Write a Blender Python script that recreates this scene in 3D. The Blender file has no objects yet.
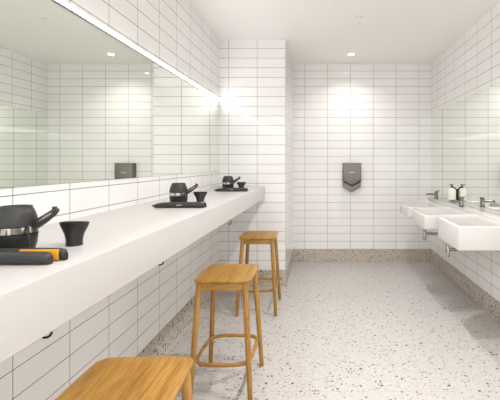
import bpy, bmesh, math, random
from mathutils import Vector, Matrix
random.seed(7)
C = bpy.context.scene
COL = C.collection
PI = math.pi

# ------------------------------------------------------------------ camera
EYE = 1.31
cam_data = bpy.data.cameras.new('camera')
cam_data.sensor_fit = 'HORIZONTAL'
cam_data.sensor_width = 36.0
cam_data.lens = 382.0 / 500.0 * 36.0
cam_data.shift_x = -0.142
cam_data.shift_y = -0.074
cam_data.clip_start = 0.05
cam = bpy.data.objects.new('camera', cam_data)
COL.objects.link(cam)
cam.location = (0, 0, EYE)
cam.rotation_euler = (PI / 2, 0, 0)
C.camera = cam

# ------------------------------------------------------------------ world, exposure
w = bpy.data.worlds.new('world')
w.use_nodes = True
w.node_tree.nodes['Background'].inputs[0].default_value = (1, 0.985, 0.97, 1)
w.node_tree.nodes['Background'].inputs[1].default_value = 1.02
C.world = w
C.view_settings.view_transform = 'Standard'
C.view_settings.look = 'None'
C.view_settings.gamma = 1
C.view_settings.use_curve_mapping = False
C.view_settings.exposure = 1.29
try:
    C.cycles.use_denoising = True
    C.cycles.max_bounces = 14
    C.cycles.diffuse_bounces = 8
    C.cycles.glossy_bounces = 8
    C.cycles.sample_clamp_indirect = 6
except Exception:
    pass
DOWNLIGHT_W = 4.1
LED_STRENGTH = 15.5
LED_RGB = (0.985, 0.99, 1.0)
DOWN_RGB = (1.0, 0.985, 0.975)

# ------------------------------------------------------------------ materials
def mat(name, rgb, rough=0.5, metal=0.0, coat=0.0, emit=None, estr=0.0, spec=None):
    m = bpy.data.materials.new(name)
    m.use_nodes = True
    b = m.node_tree.nodes['Principled BSDF']
    b.inputs['Base Color'].default_value = (*rgb, 1)
    b.inputs['Roughness'].default_value = rough
    b.inputs['Metallic'].default_value = metal
    b.inputs['Coat Weight'].default_value = coat
    if spec is not None:
        b.inputs['Specular IOR Level'].default_value = spec
    if emit:
        b.inputs['Emission Color'].default_value = (*emit, 1)
        b.inputs['Emission Strength'].default_value = estr
    return m

class NT:
    def __init__(s, m):
        s.t = m.node_tree; s.n = s.t.nodes; s.l = s.t.links
        s.b = s.n['Principled BSDF']
    def new(s, kind, **kw):
        x = s.n.new(kind)
        for k, v in kw.items(): setattr(x, k, v)
        return x
    def math(s, op, a, b=None, c=None):
        x = s.n.new('ShaderNodeMath'); x.operation = op
        for i, v in enumerate((a, b, c)):
            if v is None: continue
            if isinstance(v, (int, float)): x.inputs[i].default_value = v
            else: s.l.new(v, x.inputs[i])
        return x.outputs[0]
    def mixc(s, f, a, b, blend='MIX'):
        x = s.n.new('ShaderNodeMix'); x.data_type = 'RGBA'; x.blend_type = blend
        for sock, v in ((x.inputs[0], f), (x.inputs[6], a), (x.inputs[7], b)):
            if isinstance(v, (int, float)): sock.default_value = v
            elif isinstance(v, tuple): sock.default_value = (*v, 1)
            else: s.l.new(v, sock)
        return x.outputs[2]
    def ramp(s, f, stops, interp='LINEAR'):
        x = s.n.new('ShaderNodeValToRGB'); x.color_ramp.interpolation = interp
        e = x.color_ramp.elements
        while len(e) < len(stops): e.new(0.5)
        for i, (p, c) in enumerate(stops):
            e[i].position = p; e[i].color = (*c, 1)
        s.l.new(f, x.inputs[0])
        return x.outputs[0]

TILE_H, TILE_W = 0.1025, 0.3025
def tile_mat(name, x0, y0, grout=0.0036, TILE_W=TILE_W):
    """white glazed stack-bond tiles; grout lines at x0 / y0 + k*TILE_W and every TILE_H in height"""
    m = mat(name, (0.86, 0.84, 0.815), 0.08, spec=0.35)
    t = NT(m)
    g = t.new('ShaderNodeNewGeometry')
    sp = t.new('ShaderNodeSeparateXYZ'); t.l.new(g.outputs['Position'], sp.inputs[0])
    sn = t.new('ShaderNodeSeparateXYZ'); t.l.new(g.outputs['True Normal'], sn.inputs[0])
    fx = t.math('GREATER_THAN', t.math('ABSOLUTE', sn.outputs[0]), 0.5)
    ux = t.math('SUBTRACT', sp.outputs[0], x0)
    uy = t.math('SUBTRACT', sp.outputs[1], y0)
    u = t.math('ADD', t.math('MULTIPLY', uy, fx), t.math('MULTIPLY', ux, t.math('SUBTRACT', 1.0, fx)))
    v = t.math('SUBTRACT', sp.outputs[2], EYE + 1.218)
    def edge(c, size):
        q = t.math('DIVIDE', c, size)
        fr = t.math('FRACT', q)
        d = t.math('MINIMUM', fr, t.math('SUBTRACT', 1.0, fr))
        return t.math('MULTIPLY', d, size), t.math('FLOOR', q)
    du, iu = edge(u, TILE_W)
    dv, iv = edge(v, TILE_H)
    d = t.math('MINIMUM', du, dv)
    tile = t.math('GREATER_THAN', d, grout / 2)
    # per-tile tone
    cmb = t.new('ShaderNodeCombineXYZ'); t.l.new(iu, cmb.inputs[0]); t.l.new(iv, cmb.inputs[1])
    wn = t.new('ShaderNodeTexWhiteNoise'); t.l.new(cmb.outputs[0], wn.inputs[0])
    tone = t.ramp(wn.outputs[0], [(0, (0.865, 0.855, 0.845)), (1, (0.895, 0.887, 0.88))])
    colr = t.mixc(tile, (0.21, 0.195, 0.18), tone)
    t.l.new(colr, t.b.inputs['Base Color'])
    t.l.new(t.math('SUBTRACT', 0.8, t.math('MULTIPLY', tile, 0.73)), t.b.inputs['Roughness'])
    # pillow of each tile plus faint glaze waviness
    mr = t.new('ShaderNodeMapRange'); mr.interpolation_type = 'SMOOTHSTEP'
    t.l.new(d, mr.inputs[0]); mr.inputs[1].default_value = grout / 2 - 0.001; mr.inputs[2].default_value = grout / 2 + 0.0025
    bp = t.new('ShaderNodeBump'); bp.inputs['Strength'].default_value = 0.25; bp.inputs['Distance'].default_value = 0.001
    t.l.new(mr.outputs[0], bp.inputs['Height'])
    t.l.new(bp.outputs[0], t.b.inputs['Normal'])
    return m

def terrazzo_mat(name, base, mottled, chipscale=1.0, joints=False, dark=1.0, fill=0.5):
    m = mat(name, base, 0.3)
    t = NT(m)
    g = t.new('ShaderNodeNewGeometry')
    pos = g.outputs['Position']
    nz = t.new('ShaderNodeTexNoise'); nz.inputs['Scale'].default_value = 60; nz.inputs['Detail'].default_value = 3
    t.l.new(pos, nz.inputs['Vector'])
    # warp for angular chips
    wv = t.new('ShaderNodeVectorMath'); wv.operation = 'MULTIPLY_ADD'
    t.l.new(nz.outputs['Color'], wv.inputs[0]); wv.inputs[1].default_value = (0.008,) * 3; t.l.new(pos, wv.inputs[2])
    col = t.mixc(nz.outputs['Fac'], tuple(c * 0.95 for c in base), tuple(min(1, c * 1.04) for c in base))
    def layer(col, scale, share, size, stops, seed):
        off = t.new('ShaderNodeVectorMath'); off.operation = 'ADD'
        t.l.new(wv.outputs[0], off.inputs[0]); off.inputs[1].default_value = (seed, seed * 1.7, seed * 0.6)
        vo = t.new('ShaderNodeTexVoronoi'); vo.inputs['Scale'].default_value = scale; vo.inputs['Randomness'].default_value = 1
        t.l.new(off.outputs[0], vo.inputs['Vector'])
        sc = t.new('ShaderNodeSeparateColor'); t.l.new(vo.outputs['Color'], sc.inputs[0])
        pick = t.math('LESS_THAN', sc.outputs[0], share)
        rad = t.math('MULTIPLY', t.math('ADD', t.math('MULTIPLY', sc.outputs[1], 0.7), 0.45), size)
        inside = t.math('LESS_THAN', vo.outputs['Distance'], rad)
        chip = t.ramp(sc.outputs[2], stops, 'CONSTANT')
        return t.mixc(t.math('MULTIPLY', pick, inside), col, chip)
    pale = [(0, (0.56, 0.53, 0.505)), (0.35, (0.44, 0.405, 0.36)), (0.6, (0.62, 0.60, 0.58)), (0.85, (0.37, 0.33, 0.285))]
    darkc = [(0, (0.025, 0.022, 0.02)), (0.4, (0.06, 0.05, 0.045)), (0.65, (0.20, 0.15, 0.11)), (0.85, (0.10, 0.085, 0.075))]
    tan = [(0, (0.42, 0.34, 0.26)), (0.5, (0.50, 0.45, 0.40)), (0.8, (0.33, 0.27, 0.22))]
    col = layer(col, 75 * chipscale, fill, 0.42, pale, 3.1)
    col = layer(col, 62 * chipscale, 0.10 * dark, 0.34, tan, 11.7)
    col = layer(col, 58 * chipscale, 0.14 * dark, 0.40, darkc, 23.9)
    col = layer(col, 33 * chipscale, 0.07 * dark, 0.33, darkc, 41.3)
    if joints:
        sp = t.new('ShaderNodeSeparateXYZ'); t.l.new(pos, sp.inputs[0])
        ds = []
        for ax, o in ((0, -0.14), (1, 0.39)):
            fr = t.math('FRACT', t.math('DIVIDE', t.math('SUBTRACT', sp.outputs[ax], o), 0.60))
            ds.append(t.math('MULTIPLY', t.math('MINIMUM', fr, t.math('SUBTRACT', 1.0, fr)), 0.60))
        j = t.math('LESS_THAN', t.math('MINIMUM', *ds), 0.0013)
        col = t.mixc(t.math('MULTIPLY', j, 0.5), col, (0.36, 0.32, 0.28))
    t.l.new(col, t.b.inputs['Base Color'])
    return m

def wood_mat(name, axis=0):
    m = mat(name, (0.50, 0.25, 0.07), 0.38)
    t = NT(m)
    tc = t.new('ShaderNodeTexCoord')
    mp = t.new('ShaderNodeMapping')
    sc = [22.0, 22.0, 22.0]; sc[axis] = 1.6
    mp.inputs['Scale'].default_value = sc
    t.l.new(tc.outputs['Object'], mp.inputs[0])
    n1 = t.new('ShaderNodeTexNoise'); n1.inputs['Scale'].default_value = 1.0; n1.inputs['Detail'].default_value = 4; n1.inputs['Distortion'].default_value = 0.6
    t.l.new(mp.outputs[0], n1.inputs['Vector'])
    n2 = t.new('ShaderNodeTexNoise'); n2.inputs['Scale'].default_value = 6.5; n2.inputs['Detail'].default_value = 5
    t.l.new(mp.outputs[0], n2.inputs['Vector'])
    c1 = t.ramp(n1.outputs['Fac'], [(0.3, (0.375, 0.180, 0.031)), (0.52, (0.465, 0.245, 0.048)), (0.72, (0.53, 0.298, 0.071))])
    c2 = t.ramp(n2.outputs['Fac'], [(0.38, (0.66, 0.60, 0.52)), (0.58, (0.93, 0.92, 0.90))])
    t.l.new(t.mixc(0.9, c1, c2, 'MULTIPLY'), t.b.inputs['Base Color'])
    return m

M = {}
M['tile_left'] = tile_mat('glazed tile left', 0.0, 1.345, TILE_W=0.3052)
M['tile_back'] = tile_mat('glazed tile back', 0.0875, 1.334)
M['tile_return'] = tile_mat('glazed tile return', -0.376, 4.06)
M['tile_right'] = tile_mat('glazed tile right', 0.0875, 3.264)
M['floor'] = terrazzo_mat('terrazzo floor', (0.525, 0.498, 0.478), None, 1.15, joints=True, dark=1.5)
M['skirt'] = terrazzo_mat('terrazzo skirting', (0.54, 0.478, 0.405), None, 0.85, dark=3.2, fill=0.6)
M['ceiling'] = mat('white ceiling paint', (0.93, 0.915, 0.90), 0.7)
M['solid'] = mat('white solid surface', (0.52, 0.495, 0.48), 0.28)
M['ceramic'] = mat('white basin surface', (0.62, 0.592, 0.578), 0.16)
M['mirror'] = mat('mirror glass', (0.88, 0.918, 0.858), 0.0, 1.0)
M['mirror_edge'] = mat('mirror edge', (0.22, 0.28, 0.25), 0.2)
M['alu'] = mat('aluminium profile', (0.78, 0.78, 0.77), 0.35, 1.0)
M['led'] = mat('led diffuser', (0.9, 0.9, 0.9), 0.5, emit=LED_RGB, estr=LED_STRENGTH)
M['lamp'] = mat('downlight lens', (0.9, 0.9, 0.9), 0.5, emit=DOWN_RGB, estr=14)
M['white'] = mat('white plastic', (0.84, 0.83, 0.81), 0.4)
M['wood_y'] = wood_mat('oak seat', 1)
M['wood_x'] = wood_mat('oak rail x', 0)
M['wood_z'] = wood_mat('oak leg', 2)
M['chrome'] = mat('chrome', (0.24, 0.228, 0.21), 0.2, 1.0)
M['pipe'] = mat('satin pipe', (0.55, 0.53, 0.50), 0.25, 1.0)
M['gun'] = mat('gunmetal', (0.19, 0.172, 0.152), 0.38, 0.9)
M['gun_dark'] = mat('dark gunmetal', (0.07, 0.064, 0.057), 0.4, 0.8)
M['gun_low'] = mat('lower gunmetal', (0.25, 0.23, 0.205), 0.4, 0.9)
M['black'] = mat('black plastic', (0.014, 0.0135, 0.013), 0.38)
M['black_gloss'] = mat('black gloss', (0.015, 0.015, 0.015), 0.2)
M['char'] = mat('charcoal plastic', (0.026, 0.025, 0.024), 0.42)
M['silver'] = mat('silver band', (0.62, 0.58, 0.53), 0.25, 1.0)
t_ = NT(M['silver'])
tc_ = t_.new('ShaderNodeTexCoord'); mp_ = t_.new('ShaderNodeMapping'); mp_.inputs['Scale'].default_value = (48, 48, 9)
t_.l.new(tc_.outputs['Object'], mp_.inputs[0])
nz_ = t_.new('ShaderNodeTexNoise'); nz_.inputs['Scale'].default_value = 1.0; nz_.inputs['Detail'].default_value = 1
t_.l.new(mp_.outputs[0], nz_.inputs['Vector'])
t_.l.new(t_.ramp(nz_.outputs['Fac'], [(0, (0.62, 0.57, 0.50)), (0.50, (0.16, 0.145, 0.13)), (0.58, (0.55, 0.51, 0.46))], 'CONSTANT'), t_.b.inputs['Base Color'])
M['amber'] = mat('amber plate', (0.78, 0.36, 0.02), 0.35)
M['pale'] = mat('pale print', (0.75, 0.74, 0.72), 0.5)
M['bottle'] = mat('cream bottle', (0.86, 0.84, 0.76), 0.3)
M['hole'] = mat('dark hole', (0.02, 0.02, 0.02), 0.8)

# ------------------------------------------------------------------ mesh helpers
def new_bm(): return bmesh.new()

def merge(dst, src):
    me = bpy.data.meshes.new('tmp'); src.to_mesh(me); src.free()
    dst.from_mesh(me); bpy.data.meshes.remove(me)

def add_box(bm, lo, hi, bev=0.0, seg=2):
    b = bmesh.new()
    bmesh.ops.create_cube(b, size=1)
    lo, hi = Vector(lo), Vector(hi)
    for v in b.verts:
        v.co = Vector((lo[i] + (v.co[i] + 0.5) * (hi[i] - lo[i]) for i in range(3)))
    if bev > 0:
        bmesh.ops.bevel(b, geom=b.edges[:], offset=bev, segments=seg, affect='EDGES', profile=0.5)
    merge(bm, b)

def add_tube(bm, pts, r, n=12, closed=False, caps=True):
    pts = [Vector(p) for p in pts]
    rs = r if isinstance(r, (list, tuple)) else [r] * len(pts)
    m = len(pts)
    b = bmesh.new()
    rings = []
    nrm = None
    for i, p in enumerate(pts):
        if closed: tan = pts[(i + 1) % m] - pts[i - 1]
        else: tan = pts[min(i + 1, m - 1)] - pts[max(i - 1, 0)]
        tan.normalize()
        if nrm is None:
            nrm = tan.orthogonal().normalized()
            if abs(tan.z) < 0.9: nrm = (Vector((0, 0, 1)) - tan * tan.z).normalized()
        else:
            nrm = (nrm - tan * nrm.dot(tan)).normalized()
        bi = tan.cross(nrm)
        rings.append([b.verts.new(p + (nrm * math.cos(2 * PI * k / n) + bi * math.sin(2 * PI * k / n)) * rs[i]) for k in range(n)])
    for i in range(m if closed else m - 1):
        a, c = rings[i], rings[(i + 1) % m]
        for k in range(n):
            b.faces.new((a[k], a[(k + 1) % n], c[(k + 1) % n], c[k]))
    if not closed and caps:
        b.faces.new(rings[0][::-1]); b.faces.new(rings[-1])
    bmesh.ops.recalc_face_normals(b, faces=b.faces[:])
    merge(bm, b)

def add_lathe(bm, prof, n=28, centre=(0, 0, 0)):
    """prof = [(r, z)...] around the z axis"""
    b = bmesh.new(); cx, cy, cz = centre
    rings = []
    for r, z in prof:
        if r < 1e-6: rings.append([b.verts.new((cx, cy, cz + z))])
        else: rings.append([b.verts.new((cx + r * math.cos(2 * PI * k / n), cy + r * math.sin(2 * PI * k / n), cz + z)) for k in range(n)])
    for a, c in zip(rings, rings[1:]):
        for k in range(n):
            q = [a[k % len(a)], a[(k + 1) % len(a)], c[(k + 1) % len(c)], c[k % len(c)]]
            u = []
            for x in q:
                if x not in u: u.append(x)
            if len(u) > 2: b.faces.new(u)
    for ring in (rings[0], rings[-1]):
        if len(ring) > 1: b.faces.new(ring)
    bmesh.ops.recalc_face_normals(b, faces=b.faces[:])
    merge(bm, b)

def add_loft(bm, sections, cap=True):
    b = bmesh.new()
    rings = [[b.verts.new(p) for p in s] for s in sections]
    n = len(rings[0])
    for a, c in zip(rings, rings[1:]):
        for k in range(n):
            b.faces.new((a[k], a[(k + 1) % n], c[(k + 1) % n], c[k]))
    if cap:
        b.faces.new(rings[0][::-1]); b.faces.new(rings[-1])
    bmesh.ops.recalc_face_normals(b, faces=b.faces[:])
    merge(bm, b)

def round_rect(hx, hy, r, z, seg=6, cx=0, cy=0, bow=0.0):
    pts = []
    for sx, sy, a0 in ((1, 1, 0), (-1, 1, PI / 2), (-1, -1, PI), (1, -1, 1.5 * PI)):
        for k in range(seg + 1):
            a = a0 + PI / 2 * k / seg
            pts.append([sx * (hx - r) + r * math.cos(a), sy * (hy - r) + r * math.sin(a)])
        # straight side points, gently bowed
        nx, ny = {(1, 1): (-1, 1), (-1, 1): (-1, -1), (-1, -1): (1, -1), (1, -1): (1, 1)}[(sx, sy)]
        p = pts[-1]
        a2 = a0 + PI / 2
        q = [nx * (hx - r) + r * math.cos(a2), ny * (hy - r) + r * math.sin(a2)]
        for k in range(1, 6):
            f = k / 6
            d = bow * 4 * f * (1 - f)
            pts.append([p[0] + (q[0] - p[0]) * f + d * math.cos(a2), p[1] + (q[1] - p[1]) * f + d * math.sin(a2)])
    return [Vector((cx + x, cy + y, z)) for x, y in pts]

def obj(name, bm, m, parent=None, loc=None, smooth=35):
    me = bpy.data.meshes.new(name)
    bm.to_mesh(me); bm.free()
    for mm in (m if isinstance(m, (list, tuple)) else [m]): me.materials.append(mm)
    if smooth:
        for p in me.polygons: p.use_smooth = True
        try: me.set_sharp_from_angle(angle=math.radians(smooth))
        except Exception: pass
    o = bpy.data.objects.new(name, me)
    COL.objects.link(o)
    if parent is not None: o.parent = parent
    if loc is not None: o.location = loc
    return o

def tag(o, label, cat, group=None):
    o['label'] = label; o['category'] = cat
    if group: o['group'] = group
    return o

def thing(name, label, cat, loc=(0, 0, 0), rz=0, group=None):
    o = bpy.data.objects.new(name, None)
    o.empty_display_size = 0.05
    COL.objects.link(o)
    o.location = loc; o.rotation_euler = (0, 0, rz)
    return tag(o, label, cat, group)

def dup(root, loc, label, rz=None):
    r = root.copy(); COL.objects.link(r); r.location = loc; r['label'] = label
    if rz is not None: r.rotation_euler = (0, 0, rz)
    for ch in list(root.children):
        c = ch.copy(); COL.objects.link(c); c.parent = r
        for g in list(ch.children):
            d = g.copy(); COL.objects.link(d); d.parent = c
    return r

def struct(name, lo, hi, m):
    b = new_bm(); add_box(b, lo, hi)
    o = obj(name, b, m, smooth=0)
    o['kind'] = 'structure'
    return o

# ------------------------------------------------------------------ room shell
XL, XR, YB, YC, YF = -1.085, 1.457, 5.06, 4.06, -1.6
XC = -0.375
HC = EYE + 1.31
SK = EYE - 1.1395
struct('floor', (XL - 0.1, YF - 0.1, -0.1), (XR + 0.1, YB + 0.1, 0), M['floor'])
struct('ceiling', (XL - 0.1, YF - 0.1, HC), (XR + 0.1, YB + 0.1, HC + 0.1), M['ceiling'])
struct('wall_left', (XL - 0.1, YF - 0.1, 0), (XL, YB + 0.1, HC), M['tile_left'])
struct('wall_right', (XR, YF - 0.1, 0), (XR + 0.1, YB + 0.1, HC), M['tile_right'])
struct('wall_back', (XL, YB, 0), (XR, YB + 0.1, HC), M['tile_back'])
struct('wall_return', (XL, YC, 0), (XC, YB, HC), M['tile_return'])
T = 0.006
struct('baseboard_left', (XL, YF, 0), (XL + T, YC, SK), M['skirt'])
struct('baseboard_return', (XL, YC - T, 0), (XC + T, YC, SK), M['skirt'])
struct('baseboard_nook', (XC, YC, 0), (XC + T, YB, SK), M['skirt'])
struct('baseboard_back', (XC, YB - T, 0), (XR, YB, SK), M['skirt'])
struct('baseboard_right', (XR - T, YF, 0), (XR, YB, SK), M['skirt'])

# ------------------------------------------------------------------ mirrors
def mirror(name, label, x, sgn, y0, y1, z0, z1, lean=0.0):
    t = thing(name, label, 'mirror', (x, (y0 + y1) / 2, z0))
    t.rotation_euler = (0, lean, 0)
    hy = (y1 - y0) / 2
    b = new_bm(); add_box(b, (min(0, sgn * 0.002), -hy, 0), (max(0, sgn * 0.002), hy, z1 - z0))
    obj('backing', b, M['mirror_edge'], t, smooth=0)
    b = new_bm(); add_box(b, (min(sgn * 0.002, sgn * 0.004), -hy + 0.001, 0.001), (max(sgn * 0.002, sgn * 0.004), hy - 0.001, z1 - z0 - 0.001))
    obj('glass', b, M['mirror'], t, smooth=0)
    return t
Z_MB, Z_MT = EYE - 0.086, EYE + 0.655
LEDGE = EYE - 0.422
mirror('wall_mirror', 'long frameless mirror above the white counter, under the glowing light strip', XL, 1, -1.3, YC - 0.002, Z_MB, Z_MT - 0.001)
mirror('wall_mirror', 'frameless mirror on the right wall above the wash basins', XR, -1, 0.4, YB, LEDGE, EYE + 0.657)

# ------------------------------------------------------------------ light strip, downlights, sprinkler
t = thing('light_strip', 'bright white linear light strip along the top edge of the counter mirror', 'light', (XL, 1.38, Z_MT))
b = new_bm(); add_box(b, (0, -2.68, 0.0), (0.017, 2.68, 0.021), 0.002); obj('profile', b, M['alu'], t)
b = new_bm(); add_box(b, (0.0165, -2.675, 0.0015), (0.0176, 2.675, 0.0195), 0.0); obj('diffuser', b, M['led'], t)

def downlight(x, y, label, watts=DOWNLIGHT_W):
    t = thing('ceiling_downlight', label, 'downlight', (x, y, HC), group='recessed ceiling downlights')
    b = new_bm(); add_lathe(b, [(0.036, -0.001), (0.036, -0.006), (0.052, -0.004), (0.055, 0.0)], 32); obj('trim_ring', b, M['white'], t)
    b = new_bm(); add_lathe(b, [(0.0, -0.0045), (0.035, -0.0045), (0.035, -0.0005)], 32); obj('lens', b, M['lamp'], t)
    ld = bpy.data.lights.new('downlight_lamp', 'AREA'); ld.shape = 'DISK'; ld.size = 0.066
    ld.energy = watts; ld.spread = math.radians(130); ld.color = DOWN_RGB
    lo = bpy.data.objects.new('lamp', ld); COL.objects.link(lo); lo.parent = t; lo.location = (0, 0, -0.008)
    return t
downlight(0.36, 4.59, 'small round white recessed downlight in the ceiling near the back wall', 2.0)
downlight(0.36, 2.95, 'added round recessed fill downlight in the ceiling before the sprinkler, outside the view', 5.2)  # unseen lamp added at an assumed spot to raise the general brightness
downlight(0.36, 1.90, 'added round recessed fill downlight in the ceiling between the basins and the stools, outside the view', 5.5)  # also out of view, added as fill for the middle of the room
downlight(0.36, 0.85, 'added unseen round recessed fill downlight in the ceiling above the viewer', 4.6)  # added overhead fill out of frame, position assumed
downlight(0.36, -0.35, 'added unseen round recessed fill downlight in the ceiling behind the viewer', 4.6)  # added behind the camera to lift the ambient level

t = thing('fire_sprinkler', 'small white fire sprinkler head on the ceiling', 'sprinkler', (0.34, 3.43, HC))
b = new_bm(); add_lathe(b, [(0.0, 0.0), (0.036, 0.0), (0.036, -0.003), (0.024, -0.008), (0.0, -0.008)], 28); obj('escutcheon', b, M['white'], t)
b = new_bm(); add_tube(b, [(0, 0, -0.006), (0, 0, -0.022)], 0.008); 
add_tube(b, [(-0.011, 0, -0.02), (-0.013, 0, -0.034), (0, 0, -0.044)], 0.0025, 8); add_tube(b, [(0.011, 0, -0.02), (0.013, 0, -0.034), (0, 0, -0.044)], 0.0025, 8)
add_box(b, (-0.013, -0.004, -0.024), (0.013, 0.004, -0.018), 0.001)
obj('sprinkler_frame', b, M['white'], t)
b = new_bm(); add_lathe(b, [(0, -0.043), (0.014, -0.043), (0.014, -0.0455), (0, -0.0455)], 20); obj('deflector', b, M['alu'], t)

# ------------------------------------------------------------------ counter
Z_CT, Z_CB = EYE - 0.245, EYE - 0.3755
X_CF = -0.597
b = new_bm()
prof = [(XL + 0.001, Z_CT), (X_CF - 0.006, Z_CT), (X_CF - 0.002, Z_CT - 0.002), (X_CF, Z_CT - 0.006), (X_CF, Z_CB + 0.003), (X_CF - 0.003, Z_CB), (X_CF - 0.08, Z_CB), (X_CF - 0.08, Z_CT - 0.03), (XL + 0.001, Z_CT - 0.03)]
add_loft(b, [[(x, y, z) for x, z in prof] for y in (YF + 0.002, YC - 0.002)])
ctr = tag(obj('counter', b, M['solid'], smooth=30), 'long white counter with a deep front edge running along the left wall', 'counter')

def bag_hook(y, label, turn, back=0.052):
    t = thing('bag_hook', label, 'hook', (X_CF - back, y, Z_CB), turn, 'bag hooks under the counter edge')
    b = new_bm(); add_lathe(b, [(0.0, 0.0), (0.013, 0.0), (0.013, -0.004), (0.0, -0.004)], 20); obj('plate', b, M['black_gloss'], t)
    b = new_bm()
    pts = [(0, 0, -0.003), (0, 0, -0.012)]
    for k in range(0, 10):
        a = PI / 2 - k * PI * 1.35 / 9
        pts.append((0.013 * math.cos(a), 0.0, -0.023 + 0.013 * math.sin(a)))
    add_tube(b, pts, 0.003, 8); obj('hook_arm', b, M['black_gloss'], t)
bag_hook(0.90, 'dark bag hook under the counter edge nearest the yellow straightening iron', 0.2)
bag_hook(1.54, 'dark bag hook under the counter edge, second along from the near end', 0.2)
bag_hook(2.56, 'dark curled bag hook under the counter near the far stool', -0.3, 0.016)

# ------------------------------------------------------------------ stools
def make_stool(label):
    t = thing('bar_stool', label, 'stool', group='wooden stools along the counter')
    SH = 0.665
    # seat: rounded square, slightly dished top with eased edges
    secs = []
    for inset, z in ((0.016, -0.022), (0.006, -0.019), (0.001, -0.012), (0.0, -0.006), (0.0015, -0.002), (0.006, 0.0), (0.04, -0.0012), (0.09, -0.0028)):
        secs.append(round_rect(0.158 - inset, 0.175 - inset, max(0.038 - inset * 0.38, 0.008), SH + z, 6, bow=0.004))
    b = new_bm(); add_loft(b, secs); obj('seat', b, M['wood_y'], t, smooth=50)
    tx, ty, fx, fy = 0.127, 0.148, 0.166, 0.200
    zt = SH - 0.020
    def at(sx, sy, z):
        f = 1 - z / zt
        return Vector((sx * (tx + (fx - tx) * f), sy * (ty + (fy - ty) * f), z))
    for sx, sy in ((1, -1), (-1, -1), (1, 1), (-1, 1)):
        b = new_bm()
        add_tube(b, [at(sx, sy, z) for z in (0.0, 0.004, 0.2, 0.45, zt)], [0.0115, 0.0135, 0.0150, 0.0160, 0.0165], 16)
        obj('leg', b, M['wood_z'], t)
    z0, z1 = SH - 0.060, SH - 0.021
    for sy in (-1, 1):
        c = at(1, sy, SH - 0.04)
        b = new_bm(); add_box(b, (-c.x + 0.012, c.y - 0.009, z0), (c.x - 0.012, c.y + 0.009, z1), 0.002); obj('apron_rail', b, M['wood_x'], t)
    for sx in (-1, 1):
        c = at(sx, 1, SH - 0.04)
        b = new_bm(); add_box(b, (c.x - 0.009, -c.y + 0.012, z0), (c.x + 0.009, c.y - 0.012, z1), 0.002); obj('apron_rail', b, M['wood_y'], t)
    c = at(1, 1, 0.205)
    ring = round_rect(c.x - 0.005, c.y - 0.008, 0.07, 0.205, 8, bow=0.006)
    b = new_bm(); add_tube(b, ring, 0.0105, 12, closed=True); obj('foot_ring', b, M['wood_x'], t)
    return t
st = make_stool('oak stool in full view between the two others, seat tucked towards the counter')
st.location = (-0.548, 2.268, 0)
dup(st, (-0.570, 1.10, 0), 'nearest oak stool, only its seat and a leg tip showing', 0.03)
dup(st, (-0.558, 3.47, 0), 'farthest oak stool, standing by the tiled return wall', 0.02)

# ------------------------------------------------------------------ hand dryer on the back wall
hx0, hx1, hz0, hz1 = 0.285, 0.523, EYE - 0.0, EYE - 0.384
hm, hw = (hx0 + hx1) / 2, (hx1 - hx0) / 2
t = thing('hand_dryer', 'grey metal hand dryer with a pointed base on the back wall', 'hand dryer', (hm, YB, EYE))
def shield(top, side, tip, d0, d1, hw, bev=0.006):
    o = bmesh.new()
    p = [(-hw, top), (-hw, side), (0, tip), (hw, side), (hw, top)]
    secs = [[(x, d0, z) for x, z in p], [(x, d1, z) for x, z in p]]
    add_loft(o, secs)
    es = [e for e in o.edges if all(abs(v.co.y - d1) < 1e-5 for v in e.verts)]
    bmesh.ops.bevel(o, geom=es, offset=bev, segments=3, affect='EDGES', profile=0.5)
    return o
obj('lower_body', shield(-0.02, -0.315, -0.384, 0.0, -0.085, hw - 0.004, 0.008), M['gun_low'], t)
obj('air_slot', shield(-0.05, -0.252, -0.312, -0.08, -0.0895, hw - 0.006, 0.002), M['gun_dark'], t)
obj('front_cover', shield(0.0, -0.232, -0.292, 0.0, -0.10, hw, 0.010), M['gun'], t)
b = new_bm()
for k, ww in enumerate((0.008, 0.005, 0.008, 0.004, 0.007, 0.006)):
    x0 = -0.030 + k * 0.0105
    add_box(b, (x0, -0.1008, -0.130 + 0.004 * (k % 2)), (x0 + ww, -0.0995, -0.118))
obj('badge', b, M['pale'], t, smooth=0)

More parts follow.
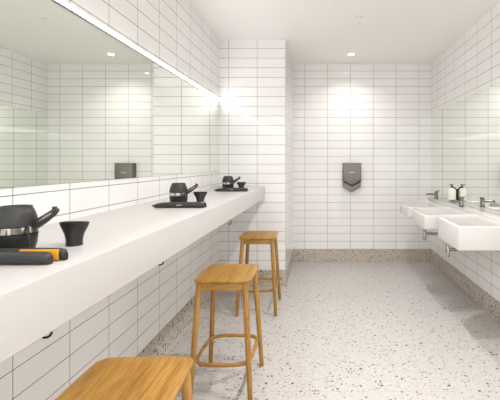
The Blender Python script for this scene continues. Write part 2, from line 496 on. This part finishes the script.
# ------------------------------------------------------------------ wash basins (right)
def basin(name, label, y0, yf, y1, xf, rim, bottom, trap_y):
    """front face runs y0..yf at x=xf, then the far corner sweeps back to the wall at y1"""
    t = thing(name, label, 'wash basin', (XR, (y0 + y1) / 2, 0), group='white wash basins under the right mirror')
    yc = (y0 + y1) / 2
    ox = XR
    xw = XR - 0.1415
    def outline(inset, z):
        xfi = xf + inset
        ptsl = [(xw, y0 + inset), (xfi + 0.012, y0 + inset), (xfi + 0.004, y0 + inset + 0.004), (xfi, y0 + inset + 0.012), (xfi, yf - inset)]
        cx, cy, rx, ry = xfi, yf - inset, (xw - xf) * 0.80 - inset, (y1 - yf)
        for k in range(1, 9):
            a = k / 8 * PI / 2
            ptsl.append((xfi + rx * (1 - math.cos(a)), yf - inset + ry * math.sin(a)))
        ptsl.append((xw, y1 - inset))
        return [Vector((x - ox, y - yc, z)) for x, y in ptsl]
    def bowl(g, z):
        return None
    # outer shell + recessed bowl
    bx0, bx1 = xf + 0.03, XR - 0.18
    by0, by1 = y0 + 0.03, yf + (y1 - yf) * 0.62
    depth = (rim - bottom) * 0.72
    b = new_bm()
    add_loft(b, [outline(0.006, bottom), outline(0.001, bottom + 0.004), outline(0.0, bottom + 0.012), outline(0.0, rim - 0.010), outline(0.0015, rim - 0.004), outline(0.006, rim)])
    # cut the bowl with a boolean so the rim stays continuous
    o = obj('basin_body', b, M['ceramic'], t, smooth=40)
    cb = new_bm()
    hx, hy = (bx1 - bx0) / 2, (by1 - by0) / 2
    cxm, cym = (bx0 + bx1) / 2 - ox, (by0 + by1) / 2 - yc
    add_loft(cb, [round_rect(hx - 0.03, hy - 0.03, 0.03, rim - depth, 5, cxm, cym), round_rect(hx - 0.012, hy - 0.012, 0.035, rim - depth + 0.012, 5, cxm, cym),
                  round_rect(hx - 0.003, hy - 0.003, 0.04, rim - 0.02, 5, cxm, cym), round_rect(hx, hy, 0.042, rim + 0.02, 5, cxm, cym)])
    co = obj('cutter', cb, M['ceramic'])
    co.location = t.location
    bpy.context.view_layer.update()
    md = o.modifiers.new('bowl', 'BOOLEAN'); md.object = co; md.operation = 'DIFFERENCE'; md.solver = 'EXACT'
    dg = bpy.context.evaluated_depsgraph_get()
    me = bpy.data.meshes.new_from_object(o.evaluated_get(dg))
    o.modifiers.clear(); o.data = me
    bpy.data.objects.remove(co, do_unlink=True)
    b = new_bm(); add_lathe(b, [(0, 0.003), (0.022, 0.003), (0.024, 0.0), (0, 0.0)], 20, (cxm, cym, rim - depth)); obj('drain', b, M['chrome'], t)
    # bottle trap below
    if trap_y is not None:
        b = new_bm()
        px, py = 1.215 - ox, trap_y - yc
        zb = EYE - 0.90
        add_tube(b, [(px, py, bottom + 0.001), (px, py, zb + 0.10)], 0.014, 14)
        add_lathe(b, [(0, zb), (0.020, zb), (0.022, zb + 0.004), (0.022, zb + 0.10), (0.016, zb + 0.112), (0, zb + 0.112)], 20, (px, py, 0))
        add_tube(b, [(px, py, zb + 0.072), (-0.008, py, zb + 0.072)], 0.015, 14)
        add_lathe(b, [(0.0, 0.0), (0.03, 0.0), (0.03, 0.006), (0.0, 0.006)], 20, (px, py, zb + 0.112))
        obj('bottle_trap', b, M['pipe'], t)
    return t
basin('wash_basin', 'nearest white wash basin, its deep end face turned to the viewer', 2.587, 3.00, 3.24, 0.928, EYE - 0.430, EYE - 0.596, None)
basin('wash_basin', 'middle white wash basin, beside the soap dispenser', 3.26, 3.62, 3.93, 0.880, EYE - 0.448, EYE - 0.570, 3.66)
basin('wash_basin', 'farthest white wash basin, next to the back wall', 3.95, 4.30, 4.70, 0.895, EYE - 0.458, EYE - 0.560, 4.48)
b = new_bm(); add_box(b, (XR - 0.14, 2.40, LEDGE - 0.10), (XR - 0.001, 4.71, LEDGE), 0.004)
tag(obj('basin_ledge', b, M['ceramic']), 'narrow white ledge behind the wash basins, below the right mirror', 'ledge')

def tap(label, y):
    t = thing('tap', label, 'tap', (1.352, y, LEDGE), group='chrome taps behind the basins')
    b = new_bm(); add_lathe(b, [(0, 0), (0.024, 0), (0.024, 0.004), (0.0195, 0.007), (0.0195, 0.066), (0.017, 0.070), (0, 0.070)], 24); obj('body', b, M['chrome'], t)
    b = new_bm(); add_tube(b, [(-0.012, 0, 0.054), (-0.10, 0, 0.058), (-0.113, 0, 0.055), (-0.118, 0, 0.046)], [0.0105, 0.0095, 0.009, 0.009], 14); obj('spout', b, M['chrome'], t)
    b = new_bm(); add_lathe(b, [(0, 0.0705), (0.0195, 0.0705), (0.0205, 0.074), (0.0195, 0.090), (0.012, 0.094), (0, 0.094)], 24)
    add_tube(b, [(-0.005, 0, 0.088), (0.038, 0, 0.098)], [0.005, 0.004], 10); obj('lever', b, M['chrome'], t)
tap('chrome tap behind the middle basin, in front of the soap dispenser', 3.68)
tap('chrome tap behind the farthest basin, nearest the back wall', 4.48)

t = thing('soap_dispenser', 'cream soap bottle with black pump held by a black bracket on the mirror', 'soap dispenser', (1.40, 4.08, EYE - 0.405))
b = new_bm()
add_loft(b, [round_rect(0.034, 0.030, 0.014, 0.002, 5), round_rect(0.036, 0.032, 0.016, 0.006, 5), round_rect(0.036, 0.032, 0.018, 0.110, 5), round_rect(0.030, 0.027, 0.018, 0.128, 5), round_rect(0.015, 0.014, 0.0135, 0.136, 5), round_rect(0.014, 0.014, 0.0135, 0.140, 5)])
obj('bottle', b, M['bottle'], t)
b = new_bm()
add_lathe(b, [(0, 0.140), (0.015, 0.140), (0.015, 0.154), (0.007, 0.157), (0.007, 0.168), (0.012, 0.169), (0.012, 0.177), (0, 0.178)], 18)
add_tube(b, [(0, 0, 0.172), (-0.030, 0, 0.170)], 0.005, 10)
obj('pump', b, M['black'], t)
b = new_bm()
add_box(b, (0.044, -0.016, -0.004), (0.0505, 0.016, 0.125), 0.001)
add_box(b, (-0.036, -0.03, -0.004), (0.046, 0.03, 0.001), 0.001)
add_tube(b, [(0.047, 0, 0.118), (0.022, 0, 0.142), (0.008, 0, 0.147)], 0.007, 10)
obj('bracket', b, M['black'], t)

# ------------------------------------------------------------------ grooming sets on the counter
def make_dryer(label):
    t = thing('hair_dryer', label, 'hair dryer', group='hair dryers on the counter')
    b = new_bm(); add_lathe(b, [(0, 0), (0.036, 0), (0.043, 0.006), (0.048, 0.024), (0.0510, 0.050), (0.0510, 0.053), (0.048, 0.0545), (0, 0.0545)], 36); obj('intake_housing', b, M['black'], t)
    b = new_bm(); add_lathe(b, [(0.0, 0.0547), (0.049, 0.0547), (0.0505, 0.056), (0.0505, 0.073), (0.049, 0.0745), (0, 0.0745)], 36); obj('ring_band', b, M['silver'], t)
    b = new_bm(); add_lathe(b, [(0, 0.0747), (0.0510, 0.0747), (0.0515, 0.080), (0.0480, 0.098), (0.0415, 0.117), (0.0385, 0.1215), (0.0375, 0.1275), (0.034, 0.128), (0.032, 0.118), (0, 0.114)], 36); obj('barrel', b, M['char'], t)
    # folded handle, tilting up to the right
    b = new_bm()
    secs = []
    for f, wd, th in ((0.0, 0.015, 0.011), (0.15, 0.016, 0.0125), (0.5, 0.015, 0.0115), (0.85, 0.012, 0.0095), (1.0, 0.007, 0.006)):
        c = Vector((0.042 + 0.067 * f, 0.008, 0.071 + 0.038 * f + 0.008 * f * f))
        up = Vector((-0.53, 0, 0.85)); side = Vector((0, 1, 0))
        secs.append([c + side * wd * math.cos(2 * PI * k / 14) + up * th * math.sin(2 * PI * k / 14) for k in range(14)])
    add_loft(b, secs); h = obj('handle', b, M['char'], t, smooth=60)
    b = new_bm(); add_box(b, (0.096, 0.003, 0.113), (0.105, 0.014, 0.125), 0.002); obj('switch', b, M['black'], h)
    b = new_bm(); add_tube(b, [(0.055, -0.0065, 0.080), (0.080, -0.0065, 0.0945), (0.101, -0.0035, 0.1085)], 0.0028, 8); obj('grip_strip', b, M['silver'], h)
    b = new_bm()
    add_tube(b, [(0.048, -0.02, 0.074), (0.055, -0.026, 0.060), (0.0565, -0.027, 0.03), (0.050, -0.026, 0.010), (0.030, -0.046, 0.0035), (-0.02, -0.058, 0.0035), (-0.07, -0.045, 0.0035), (-0.10, -0.02, 0.0035), (-0.11, 0.02, 0.0035), (-0.07, 0.06, 0.0035)], 0.0026, 8)
    obj('cord', b, M['black'], t)
    return t

def make_straightener(label):
    t = thing('hair_straightener', label, 'hair straightener', group='straightening irons on the counter')
    # front arm: rounded bar tapering to the cord end (left)
    def bar(x0, x1, yc, hy, h, z0, taper=True):
        b = new_bm(); secs = []
        L = x1 - x0
        for f, s in ((0.0, 0.55), (0.02, 0.72), (0.08, 0.88), (0.3, 0.97), (0.6, 1.0), (0.93, 1.0), (0.98, 0.9), (1.0, 0.6)):
            if not taper and f < 0.3: s = 0.9
            pts = []
            for k in range(16):
                a = 2 * PI * k / 16
                ca, sa = math.cos(a), math.sin(a)
                q = lambda v: math.copysign(abs(v) ** 0.6, v)
                pts.append((x0 + L * f, yc + hy * s * q(ca), z0 + h / 2 * s + h / 2 * s * q(sa)))
            secs.append(pts)
        add_loft(b, secs)
        return b
    obj('arm', bar(-0.135, 0.135, 0.0, 0.014, 0.029, 0.0005), M['char'], t, smooth=60)
    a2 = obj('plate_arm', bar(-0.12, 0.147, 0.040, 0.010, 0.0300, 0.0005), M['black'], t, smooth=60)
    b = new_bm(); add_box(b, (0.036, 0.0270, 0.003), (0.133, 0.0400, 0.0285), 0.001); obj('amber_plate', b, M['amber'], a2)
    b = new_bm(); add_tube(b, [(-0.150, 0.004, 0.010), (-0.132, 0.001, 0.012)], [0.004, 0.0065], 10)
    add_box(b, (-0.135, 0.006, 0.003), (-0.105, 0.036, 0.013), 0.003); obj('hinge', b, M['black'], t)
    b = new_bm()
    for k in range(4): add_box(b, (-0.012 + k * 0.0075, -0.0148, 0.014), (-0.0075 + k * 0.0075, -0.0138, 0.018))
    obj('printed_mark', b, M['pale'], t, smooth=0)
    return t

def make_nozzle(label):
    secs = []
    for z, hx, hy, e in ((0.0, 0.0220, 0.0225, 1.0), (0.012, 0.0222, 0.0225, 1.0), (0.020, 0.0228, 0.0225, 1.0), (0.034, 0.0265, 0.021, 0.9), (0.048, 0.0345, 0.0175, 0.8), (0.060, 0.0405, 0.016, 0.7), (0.069, 0.0425, 0.016, 0.65), (0.069, 0.0395, 0.013, 0.65), (0.045, 0.030, 0.012, 0.7)):
        pts = []
        for k in range(28):
            a = 2 * PI * k / 28
            q = lambda v: math.copysign(abs(v) ** e, v)
            pts.append((hx * q(math.cos(a)), hy * q(math.sin(a)), z))
        secs.append(pts)
    b = new_bm(); add_loft(b, secs)
    o = obj('dryer_nozzle', b, M['black'], smooth=50)
    return tag(o, label, 'nozzle', 'dryer nozzles on the counter')

d0 = make_dryer('largest, nearest black hair dryer on the counter, cut off by the left edge')
d0.location = (-0.835, 1.045, Z_CT)
dup(d0, (-0.833, 2.235, Z_CT), 'black hair dryer in the middle set on the counter, opposite the middle stool')
dup(d0, (-0.835, 3.43, Z_CT), 'smallest, farthest black hair dryer on the counter, near the return wall')
s0 = make_straightener('nearest black straightening iron with a bright amber plate, beside the largest hair dryer')
s0.location = (-0.789, 0.925, Z_CT)
tb = new_bm(); add_box(tb, (0.120, 0.0285, 0.003), (0.1335, 0.0400, 0.0302), 0.001)
tip = bpy.data.meshes.new('amber_plate'); tb.to_mesh(tip); tb.free(); tip.materials.append(M['amber'])
for loc, lab in (((-0.774, 2.09, Z_CT), 'black straightening iron lying in front of the middle hair dryer'),
                 ((-0.772, 3.29, Z_CT), 'farthest black straightening iron, in front of the smallest hair dryer')):
    c = dup(s0, loc, lab)                       # these two lie closed: the plate arm sits against the front arm
    for p in c.children:
        if p.name.startswith('plate_arm'):
            p.location = (-0.008, -0.0155, 0)
            for q in p.children: q.data = tip

n0 = make_nozzle('nearest black flared dryer nozzle standing alone on the counter')
n0.location = (-0.736, 1.14, Z_CT)
dup(n0, (-0.736, 2.33, Z_CT), 'black flared nozzle standing beside the middle hair dryer')
dup(n0, (-0.736, 3.53, Z_CT), 'farthest black flared nozzle, beside the smallest hair dryer')
